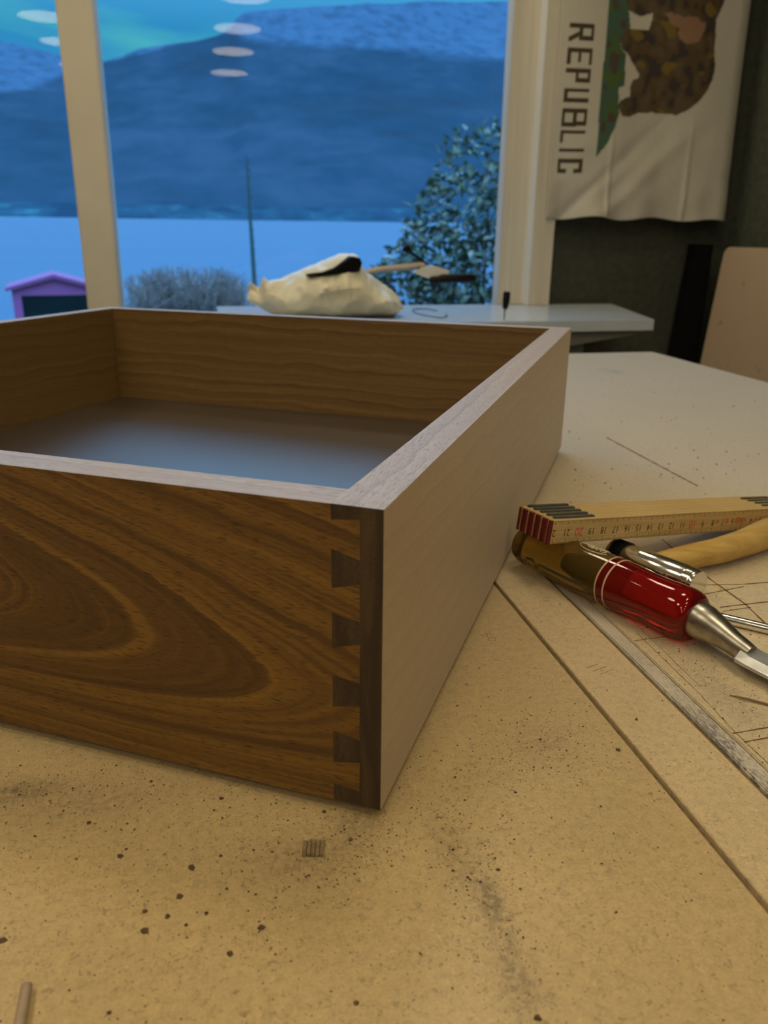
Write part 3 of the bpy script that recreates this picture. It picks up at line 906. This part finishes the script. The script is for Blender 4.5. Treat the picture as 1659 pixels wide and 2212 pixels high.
# tool poking out of the bag: pale bar, black knob, white pad, black grip
tool = tag(empty('hand_tool', (0.47, 1.80, 0.03)), 'hand tool with black grip, knob and white pad poking out of the cream bag', 'tool')
ti = Vector(tool.location)
def tp(x, y, z): return Vector((x, y, z)) - ti
bm = bmesh.new(); loft(bm, [tp(0.345, 1.775, .118), tp(0.372, 1.78, .124), tp(0.485, 1.80, .133)], [(.006, .006), (.0068, .007), (.0078, .007)], 4)
obj('bar', bm, plain('tool_bar', (0.42, 0.36, 0.30), 0.5), tool)
loftobj('knob', [tp(0.4365, 1.80, .1715), tp(0.4385, 1.80, .170), tp(0.446, 1.80, .1655), tp(0.451, 1.80, .162)], [.006, .0085, .0085, .004], BLACK_PLASTIC, tool)
loftobj('knob_rod', [tp(0.446, 1.80, .165), tp(0.488, 1.80, .137)], [.0034, .0030], BLACK_PLASTIC, tool)
bm = bmesh.new(); prism_xz(bm, [(0.458 - ti.x, .118 - ti.z), (0.478 - ti.x, .130 - ti.z), (0.505 - ti.x, .132 - ti.z), (0.540 - ti.x, .122 - ti.z), (0.536 - ti.x, .104 - ti.z), (0.505 - ti.x, .101 - ti.z)], -.010, .010)
obj('white_pad', bm, WHITE_PAINT, tool)
loftobj('grip', [tp(0.494, 1.79, .1015), tp(0.500, 1.79, .1025), tp(0.515, 1.79, .1035), tp(0.523, 1.79, .1045), tp(0.585, 1.795, .1060), tp(0.598, 1.795, .1055), tp(0.602, 1.795, .105)], [.0055, .0075, .0078, .0100, .0100, .0088, .006], BLACK_PLASTIC, tool, 16)
# awl standing with its point in the shelf
awl = tag(empty('awl', (0.6145, 1.63, 0.03)), 'small black handled awl standing upright in the white shelf', 'awl')
loftobj('handle', [(0.0008, 0, .022), (.0012, 0, .025), (.0022, 0, .038), (.0028, 0, .054), (.003, 0, .0575)], [.0036, .0056, .0075, .0075, .0062], BLACK_PLASTIC, awl)
loftobj('shank', [(0, 0, -.004), (.0003, 0, .010), (.0008, 0, .023)], [.0012, .0016, .0028], STEEL, awl)
# wire loop
wp = [(0.4918 + .030 * math.cos(t) + .018 * math.sin(t) * .2, 1.775 + .105 * math.sin(t) , .0316 + .002 * abs(math.sin(t * 2))) for t in np.linspace(0.4, 5.9, 40)]
wo = loftobj('wire_loop', wp, [.0014] * len(wp), plain('blue_grey_wire', (0.10, 0.14, 0.20), 0.4), None, 8)
tag(wo, 'thin loop of blue grey wire lying on the white shelf', 'wire')

# ------------------------------------------------------------------ leaning sheets on the right
sheet = bmesh.new()
y0_, y1_ = 0.62, 1.915
rc = .022
prof = [(y0_, FLOOR_Z), (y1_ + .02, FLOOR_Z)] + [(y1_ - rc + rc * math.cos(t), .176 - rc + rc * math.sin(t)) for t in np.linspace(0, math.pi / 2, 6)] + [(y0_, .176)]
A = []
B = []
for y, z in prof:
    x = 1.305 - (0.176 - z) * 0.07
    A.append(sheet.verts.new((x, y, z))); B.append(sheet.verts.new((x + .012, y, z)))
sheet.faces.new(A); sheet.faces.new(B[::-1])
for i in range(len(A)):
    j = (i + 1) % len(A)
    sheet.faces.new((A[i], B[i], B[j], A[j]))
bmesh.ops.recalc_face_normals(sheet, faces=sheet.faces[:])
o = obj('plywood_sheet', sheet, PLY)
tag(o, 'tan plywood sheet with rounded corner leaning against the right wall', 'sheet')
bm = bmesh.new()
A = [bm.verts.new(p) for p in ((1.258, 1.955, .181), (1.298, 1.955, .181), (1.298, 1.955, FLOOR_Z), (1.170, 1.955, FLOOR_Z))]
B = [bm.verts.new((v.co.x, 2.005, v.co.z)) for v in A]
bm.faces.new(A); bm.faces.new(B[::-1])
for i in range(4):
    j = (i + 1) % 4
    bm.faces.new((A[i], B[i], B[j], A[j]))
bmesh.ops.recalc_face_normals(bm, faces=bm.faces[:])
o = obj('black_board', bm, BLACK_BOARD)
tag(o, 'black board standing against the green wall beside the plywood sheet', 'board')

# ------------------------------------------------------------------ flag (printed cloth, hung sideways)
bear = [[0.991, 0.71], [0.999, 0.69], [1.007, 0.688], [1.03, 0.68], [1.06, 0.689], [1.06, 0.676], [1.054, 0.653], [1.008, 0.655], [0.992, 0.648], [0.982, 0.634], [0.99, 0.61], [1.004, 0.604], [1.024, 0.581], [1.042, 0.561], [1.041, 0.554], [1.025, 0.548], [1.02, 0.533], [1.022, 0.513], [1.009, 0.509], [0.994, 0.501], [0.996, 0.484], [1.006, 0.47], [1.024, 0.469], [1.051, 0.48], [1.086, 0.481], [1.15, 0.478], [1.174, 0.488], [1.2, 0.506], [1.221, 0.533], [1.232, 0.56], [1.235, 0.586], [1.228, 0.614], [1.225, 0.656], [1.222, 0.683], [1.23, 0.7], [1.24, 0.725],
        [1.245, 0.80], [1.23, 0.88], [1.20, 0.95], [1.12, 0.96], [1.05, 0.93], [1.02, 0.86], [1.0, 0.80]]
green = [[0.946, 0.707], [0.995, 0.71], [1.0, 0.687], [1.008, 0.653], [0.992, 0.647], [0.982, 0.633], [0.989, 0.61], [1.001, 0.602], [1.005, 0.535], [0.989, 0.53], [0.997, 0.475], [0.989, 0.445], [0.972, 0.409], [0.946, 0.376], [0.945, 0.429], [0.944, 0.547]]
green_top = [[0.946, 0.70], [1.0, 0.70], [1.01, 0.95], [0.945, 1.02]]
pink = [[1.085, 0.691], [1.162, 0.688], [1.196, 0.671], [1.187, 0.64], [1.143, 0.626], [1.126, 0.645], [1.131, 0.659], [1.105, 0.674]]
def inside(px, py, poly):
    P = np.array(poly); r = np.zeros(px.shape, bool)
    j = len(P) - 1
    for i in range(len(P)):
        xi, yi = P[i]; xj, yj = P[j]
        c = ((yi > py) != (yj > py)) & (px < (xj - xi) * (py - yi) / (yj - yi + 1e-12) + xi)
        r ^= c; j = i
    return r
FX0, FX1, FZ0, FZ1 = 0.832, 1.325, 0.240, 1.10
NXF, NZF = 200, 350
uu = np.linspace(0, 1, NXF + 1); vv = np.linspace(0, 1, NZF + 1)
Ug, Vg = np.meshgrid(uu, vv)
Zf = FZ0 + (FZ1 - FZ0) * Vg
Xf = FX0 + (FX1 - FX0) * Ug + 0.0 - .012 * Ug * np.clip((Zf - .24), 0, 1)
# stroke letters, reading downwards with letter tops to the right: a across (0 left .. 1 right = top), b along reading
LET = {'R': [((0, 0), (1, 0)), ((1, 0), (1, .85)), ((1, .85), (.48, .85)), ((.48, .85), (.48, 0)), ((.48, .5), (0, .95))],
       'E': [((0, 0), (1, 0)), ((0, 0), (0, 1)), ((.5, 0), (.5, .8)), ((1, 0), (1, 1))],
       'P': [((0, 0), (1, 0)), ((1, 0), (1, 1)), ((1, 1), (.45, 1)), ((.45, 1), (.45, 0))],
       'U': [((1, 0), (.0, 0)), ((.0, 0), (0, 1)), ((0, 1), (1, 1))],
       'B': [((0, 0), (1, 0)), ((1, 0), (1, .9)), ((1, .9), (.52, .9)), ((.52, 0), (.52, 1)), ((.52, 1), (0, 1)), ((0, 1), (0, 0))],
       'L': [((0, 0), (1, 0)), ((0, 0), (0, 1))],
       'I': [((0, .5), (1, .5))],
       'C': [((0, 0), (1, 0)), ((0, 0), (0, 1)), ((1, 0), (1, 1)), ((0, 1), (.25, 1)), ((1, 1), (.75, 1))]}
SPAN = {'R': (.656, .619), 'E': (.607, .574), 'P': (.565, .537), 'U': (.525, .495), 'B': (.481, .443), 'L': (.436, .409), 'I': (.397, .389), 'C': (.373, .343)}
ink = np.zeros(Xf.shape, bool)
sw = .0042
for ch, (zt, zb) in SPAN.items():
    xl, xr = .853 + sw, .914 - sw
    zt2, zb2 = zt - sw, zb + sw
    for (a0, b0), (a1, b1) in LET[ch]:
        p0 = (xl + (xr - xl) * a0, zt2 + (zb2 - zt2) * b0); p1 = (xl + (xr - xl) * a1, zt2 + (zb2 - zt2) * b1)
        dx, dz = p1[0] - p0[0], p1[1] - p0[1]; L2 = dx * dx + dz * dz + 1e-12
        t = np.clip(((Xf - p0[0]) * dx + (Zf - p0[1]) * dz) / L2, 0, 1)
        ink |= np.maximum(abs(Xf - p0[0] - t * dx), abs(Zf - p0[1] - t * dz)) < sw
def vnoise(sc, sx=1.0, sz=1.0, off=0.0):
    out = np.empty(Xf.size)
    xs, zs = Xf.ravel() * sc * sx, Zf.ravel() * sc * sz
    for i in range(xs.size):
        out[i] = noise.noise((xs[i] + off, zs[i], off))
    return out.reshape(Xf.shape)
col = np.empty(Xf.shape + (4,)); col[...] = (0.60, 0.57, 0.50, 1)
gm = inside(Xf, Zf, green) | inside(Xf, Zf, green_top)
nz1 = vnoise(38, 1.3, 1.0, 2.3); nz2 = vnoise(22, 1.0, 1.6, 9.1); nz3 = vnoise(120, 1, 1, 4.4)
col[gm] = (0.075, 0.135, 0.095, 1)
col[gm & (nz2 > .28)] = (0.09, 0.15, 0.05, 1)
col[gm & (nz1 > .42)] = (0.10, 0.075, 0.06, 1)
bmsk = inside(Xf, Zf, bear)
col[bmsk] = (0.105, 0.072, 0.038, 1)
col[bmsk & (nz1 > .2)] = (0.125, 0.092, 0.058, 1)
col[bmsk & (nz1 < -.22)] = (0.062, 0.048, 0.045, 1)
col[bmsk & (nz2 > .40)] = (0.19, 0.135, 0.035, 1)
pk = inside(Xf + nz3 * .006, Zf + nz1 * .008, pink)
col[bmsk & pk] = (0.30, 0.175, 0.11, 1)
col[ink] = (0.075, 0.058, 0.035, 1)
low = np.clip(1 - (Zf - .24) / .25, 0, 1)
Yf = 1.957 + .0045 * np.sin(Xf * 22 + Zf * 6) + .010 * low * vnoise(11, 1.3, .7, 1.0) + .006 * low * vnoise(16, 1.0, 1.0, 5.0)
dg = (Xf - .832) * .55 - (Zf - .24) * .6
Yf += .006 * low * np.exp(-((dg - .02) / .012) ** 2) - .006 * low * np.exp(-((dg - .075) / .016) ** 2)
for xc in (.985, 1.195):
    Yf -= .0035 * np.exp(-((Xf - xc) / .006) ** 2) * np.clip(1.3 * low, 0, 1)
Yf += .012 * np.clip((Ug - .93) / .07, 0, 1) ** 2
Zf2 = Zf.copy()
Zf2 -= (1 - Vg) ** 10 * (.004 * np.sin(Ug * 19) + .010 * np.clip(Ug - .6, 0, .35) * np.sin(Ug * 9))
verts = np.stack([Xf, Yf, Zf2], -1).reshape(-1, 3)
W1 = NXF + 1
idx = (np.arange(NZF)[:, None] * W1 + np.arange(NXF)[None, :]).ravel()
faces = np.stack([idx, idx + 1, idx + W1 + 1, idx + W1], -1)
me = bpy.data.meshes.new('flag')
me.from_pydata(verts.tolist(), [], faces.tolist())
ca_ = me.color_attributes.new('print', 'FLOAT_COLOR', 'POINT')
ca_.data.foreach_set('color', col.reshape(-1).astype(np.float32))
mt, n = newmat('flag_cloth')
at = n.new('ShaderNodeAttribute'); at.attribute_name = 'print'
wv = n.noise(n.coords(), 700, 2)
n.bsdf(n.mix(1.0, at.outputs['Color'], n.ramp(wv, [(0.3, 0.85), (0.7, 1.1)]), 'MULTIPLY'), 0.9, Specular_IOR_Level=0.2)
flag = smooth(obj('flag', me, mt))
md = flag.modifiers.new('thickness', 'SOLIDIFY'); md.thickness = 0.002; md.offset = 0
tag(flag, 'white cloth flag with brown bear and the word REPUBLIC hung sideways by the window', 'flag')

# ------------------------------------------------------------------ outdoors
WATER, n = newmat('water')
nz = n.noise(n.comb(n.mul(n.sep(n.coords())[0], .02), n.mul(n.sep(n.coords())[1], .08), 0.0), 1.0, 3)
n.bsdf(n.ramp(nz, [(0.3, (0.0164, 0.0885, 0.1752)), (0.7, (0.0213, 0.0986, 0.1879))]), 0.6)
HILL, n = newmat('hillside')
at = n.new('ShaderNodeAttribute'); at.attribute_name = 'snow'
co = n.coords()
hs = n.sep(co)
cv = n.comb(hs[0], n.mul(hs[1], .25), n.mul(hs[2], 1.6))
f1 = n.noise(cv, .022, 6, .68)
f2 = n.noise(cv, .007, 4, .6)
f3 = n.noise(n.comb(hs[0], n.mul(hs[1], .35), n.mul(hs[2], .6)), .05, 4, .7)
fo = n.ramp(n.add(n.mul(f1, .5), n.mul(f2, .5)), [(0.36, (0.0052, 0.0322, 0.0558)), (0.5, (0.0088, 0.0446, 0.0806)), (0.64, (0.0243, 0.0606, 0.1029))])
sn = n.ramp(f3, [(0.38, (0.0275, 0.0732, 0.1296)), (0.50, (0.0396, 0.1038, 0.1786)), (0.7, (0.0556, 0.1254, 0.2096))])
sm = n.ramp(n.add(n.sep(at.outputs['Color'])[0], n.mul(n.sub(f1, .5), .5)), [(0.42, 0.0), (0.62, 1.0)])
cc = n.mix(sm, fo, sn)
n.bsdf(cc, 0.95, Specular_IOR_Level=0.1)
SHORE, n = newmat('shore_ground')
sh = n.sep(n.coords())
nz = n.noise(n.comb(n.mul(sh[0], .035), n.mul(sh[1], .01), n.mul(sh[2], .12)), 1.0, 4, .65)
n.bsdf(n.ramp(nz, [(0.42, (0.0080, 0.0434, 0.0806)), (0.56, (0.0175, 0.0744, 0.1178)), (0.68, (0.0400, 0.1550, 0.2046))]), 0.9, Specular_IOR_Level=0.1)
GARDEN = plain('garden_ground', (0.07, 0.085, 0.055), 0.9, 0.4, 2)

def azpt(az, dist, z):     # azimuth measured from the camera's heading
    a = R(az + 12.5)
    return Vector((dist * math.sin(a), dist * math.cos(a), z))
def zel(dist, el): return .2 + dist * math.tan(R(el))
ridge = [(-60, 12), (-45, 11.5), (-32, 10.6), (-23.15, 10.13), (-21.69, 9.98), (-19.96, 9.69), (-17.76, 9.47), (-16.53, 9.82), (-15.41, 10.29), (-14.03, 10.56), (-12.08, 10.83), (-10.67, 11.19), (-9.94, 11.61), (-9.44, 12.16), (-8.92, 12.49), (-6.93, 12.73), (-4.65, 12.94), (-2.37, 13.09), (-1.51, 13.22), (0.22, 13.17), (2.22, 13.3), (4.5, 13.22), (7.47, 13.28), (12.87, 13.16), (24, 12), (40, 11)]
snowl = [(-60, 7), (-32, 7), (-23.52, 7.41), (-21.97, 7.83), (-20.09, 8.56), (-17.77, 9.5), (-12.09, 10.9), (-9.82, 11.4), (-8.13, 11.05), (-5.56, 10.92), (-2.66, 10.79), (0.55, 10.58), (4.64, 10.34), (7.68, 10.19), (40, 9)]
NA, NR = 360, 70
V, F, S = [], [], []
for j in range(NR + 1):
    t = j / NR
    d = 460 + 1250 * t ** 1.15
    for i in range(NA + 1):
        az = -55 + 90 * i / NA
        re, sl_ = interp(az, ridge), interp(az, snowl)
        el = .72 + (re - .72) * (t ** .85)
        p = azpt(az, d, zel(d, el))
        bmp = noise.fractal(Vector((p.x * .006, p.y * .006, 0.3)), 1.0, 2.0, 4) * 9 * min(1, t * 6) * (1 - .75 * t)
        p.z += bmp
        V.append(p[:]); S.append(.5 + (el - sl_) * .55)
    # last row is the ridge itself
for j in range(NR):
    for i in range(NA):
        a = j * (NA + 1) + i
        F.append((a, a + 1, a + NA + 2, a + NA + 1))
me = bpy.data.meshes.new('hillside'); me.from_pydata(V, [], F)
at_ = me.color_attributes.new('snow', 'FLOAT_COLOR', 'POINT')
ss = np.clip(np.array(S), 0, 1)
at_.data.foreach_set('color', np.stack([ss, ss, ss, np.ones_like(ss)], -1).astype(np.float32).ravel())
o = smooth(obj('hillside', me, HILL)); structure(o)
o['label'] = 'dark wooded hillside with snow along the ridge'
# water and far shore
def fan(name, d0, z0, d1, z1, mat, steps=1, a0=-62, a1=42):
    V, F = [], []
    for j in range(steps + 1):
        t = j / steps
        for i in range(41):
            V.append(azpt(a0 + (a1 - a0) * i / 40, d0 + (d1 - d0) * t, z0 + (z1 - z0) * t)[:])
    for j in range(steps):
        for i in range(40):
            a = j * 41 + i
            F.append((a, a + 1, a + 42, a + 41))
    me = bpy.data.meshes.new(name); me.from_pydata(V, [], F)
    return structure(obj(name, me, mat))
fan('water', 24, -2.2, 452, zel(452, .68), WATER)['label'] = 'smooth pale blue water below the hillside'
fan('far_shore', 452, zel(452, .66), 470, zel(470, 1.55), SHORE)['label'] = 'pale shoreline strip at the foot of the hillside'
fan('garden_ground', 2.25, -1.25, 24.5, -2.3, GARDEN, 1, -75, 60)['label'] = 'dark garden ground below the window'

# purple playhouse
PURPLE = plain('purple_paint', (0.4500, 0.1125, 0.3300), 0.6, 0.06, 3)
PURPLE_D = plain('purple_roof', (0.2700, 0.0750, 0.2400), 0.6, 0.06, 3)
HD = 14.0
hc = azpt(-21.8, HD, 0)
house = tag(empty('playhouse', (hc.x, hc.y, -1.75), -R(-21.8 + 12.5)), 'purple gabled playhouse down in the garden by the water', 'playhouse')
zo = 1.75
hw = HD * math.tan(R(2.75))
ze, zp, zl = zel(HD, -3.62), zel(HD, -2.98), zel(HD, -4.02)
bm = bmesh.new(); prism_xz(bm, [(-hw * .93, zl + zo), (hw * .93, zl + zo), (hw * .93, ze + zo), (0, zp + zo), (-hw * .93, ze + zo)], 0, .04); obj('gable_board', bm, PURPLE, house)
for sg in (-1, 1):
    bm = bmesh.new(); prism_xz(bm, [(sg * hw * .93, 0), (sg * hw * .93, zl + zo), (sg * hw * .74, zl + zo), (sg * hw * .74, 0)], 0, .05); obj('post', bm, PURPLE, house)
    bm = bmesh.new(); prism_xz(bm, [(0, zp + zo), (sg * hw * 1.05, ze + zo - .03), (sg * hw * 1.05, ze + zo + .02), (0, zp + zo + .06)], -.08, 1.3); obj('roof_slope', bm, PURPLE_D, house)
    boxobj('side_wall', (min(sg * hw * .93, sg * hw * .88), max(sg * hw * .93, sg * hw * .88), .05, 1.25, 0, ze + zo - .02), PURPLE_D, house)
boxobj('back_wall', (-hw * .9, hw * .9, 1.22, 1.26, 0, ze + zo), plain('playhouse_inside', (0.20, 0.42, 0.50), 0.8), house)

# slim sapling
sap = tag(empty('sapling', azpt(-9.12, 10.5, -1.75)), 'slim dark sapling standing before the pale water', 'sapling')
TRUNK = plain('dark_bark', (0.05, 0.10, 0.10), 0.9)
bot, topz = 0.0, zel(10.5, 4.6) + 1.75
loftobj('stem', [(0.02, 0, 0), (0.02, 0, topz * .45), (-.005, 0, topz * .8), (-.02, 0, topz)], [.032, .030, .018, .006], TRUNK, sap, 8)
bm = bmesh.new()
for i in range(70):
    z = topz * random.uniform(.45, .98); a = random.uniform(0, 6.28); ln = random.uniform(.02, .05)
    loft(bm, [(0.01, 0, z), (0.01 + ln * math.cos(a), ln * math.sin(a), z + ln)], [.006, .002], 3)
o = obj('twigs', bm, TRUNK, sap); o['kind'] = 'stuff'

# bare twiggy bush
TWIG = plain('grey_twigs', (0.2728, 0.2356, 0.2232), 0.9, 0.4, 3)
bc = azpt(-13.4, 8.0, -1.5)
bush = tag(empty('bare_bush', bc), 'bare grey twiggy bush below the window', 'bush')
V, F = [], []
def twig(p, q, r0, r1):
    o0 = len(V); d = (q - p).normalized(); s_ = d.cross(Vector((0, 1, .3))).normalized(); t_ = d.cross(s_)
    for c, r in ((p, r0), (q, r1)):
        for k in range(3):
            V.append((c + s_ * r * math.cos(2.094 * k) + t_ * r * math.sin(2.094 * k))[:])
    for k in range(3):
        F.append((o0 + k, o0 + (k + 1) % 3, o0 + 3 + (k + 1) % 3, o0 + 3 + k))
for i in range(520):
    base = Vector((random.uniform(-.42, .42), random.uniform(-.25, .25), 0))
    tipx = base.x * 1.25 + random.gauss(0, .10)
    hmax = 1.5 + zel(8, -2.15) - .10 * abs(tipx / .55) ** 3
    tip = Vector((tipx, base.y * 1.3 + random.gauss(0, .08), hmax * random.uniform(.80, 1.0)))
    mid = base.lerp(tip, .6) + Vector((random.gauss(0, .03), random.gauss(0, .03), 0))
    twig(base, mid, .010, .007); twig(mid, tip, .007, .003)
    for _ in range(5):
        a = mid.lerp(tip, random.uniform(.0, .9)); bq = a + Vector((random.gauss(0, .09), random.gauss(0, .09), random.uniform(.02, .14)))
        bq.z = min(bq.z, hmax)
        twig(a, bq, .005, .002)
me = bpy.data.meshes.new('twigs'); me.from_pydata(V, [], F)
o = obj('twigs', me, TWIG, bush); o['kind'] = 'stuff'

# leafy evergreen shrub close to the window on the right
LEAF, n = newmat('evergreen_leaf')
isl = n.new('ShaderNodeNewGeometry').outputs['Random Per Island']
n.bsdf(n.ramp(isl, [(0.0, (0.0560, 0.0960, 0.0560)), (0.5, (0.1040, 0.1600, 0.0960)), (0.85, (0.1920, 0.2240, 0.1760)), (1.0, (0.42, 0.42, 0.36))]), 0.35)
SD = 5.2
sc = azpt(6.5, SD, -1.5)
shrub = tag(empty('evergreen_shrub', sc), 'broad leafy evergreen shrub outside the right window pane', 'shrub')
deg = SD * math.tan(R(1))
balls = [(10.0, 2.2, 4.6), (6.7, 2.7, 4.0), (5.2, -.6, 4.2), (3.0, -2.9, 3.4), (1.6, -4.6, 3.2), (6, -5, 5), (10, -4, 6), (4, -9, 5), (9, -11, 6)]
V, F = [], []
cnt = 0
while cnt < 5200:
    az, el, rr = random.choice(balls)
    d = Vector((random.gauss(0, 1), random.gauss(0, 1), random.gauss(0, 1))).normalized()
    if d.y > .35 and random.random() < .7: continue
    c = azpt(az, SD, zel(SD, el)) + d * (rr * deg * random.uniform(.78, 1.0))
    p = c - sc
    if p.z < .02: continue
    cnt += 1
    ln, wd_ = random.uniform(.05, .085), random.uniform(.016, .024)
    ax = (d * .6 + Vector((random.gauss(0, .5), random.gauss(0, .5), random.gauss(-.35, .5)))).normalized()
    sd = ax.cross(Vector((random.gauss(0, .4), random.gauss(0, .4), 1))).normalized()
    nn = ax.cross(sd)
    o0 = len(V)
    V += [p[:], (p + ax * ln * .5 + sd * wd_ - nn * .004)[:], (p + ax * ln)[:], (p + ax * ln * .5 - sd * wd_ - nn * .004)[:], (p + ax * ln * .5 + nn * .004)[:]]
    F += [(o0, o0 + 1, o0 + 4), (o0 + 1, o0 + 2, o0 + 4), (o0 + 2, o0 + 3, o0 + 4), (o0 + 3, o0, o0 + 4)]
me = bpy.data.meshes.new('foliage'); me.from_pydata(V, [], F)
o = obj('foliage', me, LEAF, shrub); o['kind'] = 'stuff'
bm = bmesh.new()
for az, el, rr in balls:
    q = azpt(az, SD, zel(SD, el)) - sc
    loft(bm, [(random.gauss(0, .05), random.gauss(0, .05), 0), (q.x * .5, q.y * .5, max(q.z, .1) * .6), tuple(q)], [.02, .014, .006], 5)
obj('branches', bm, TRUNK, shrub)
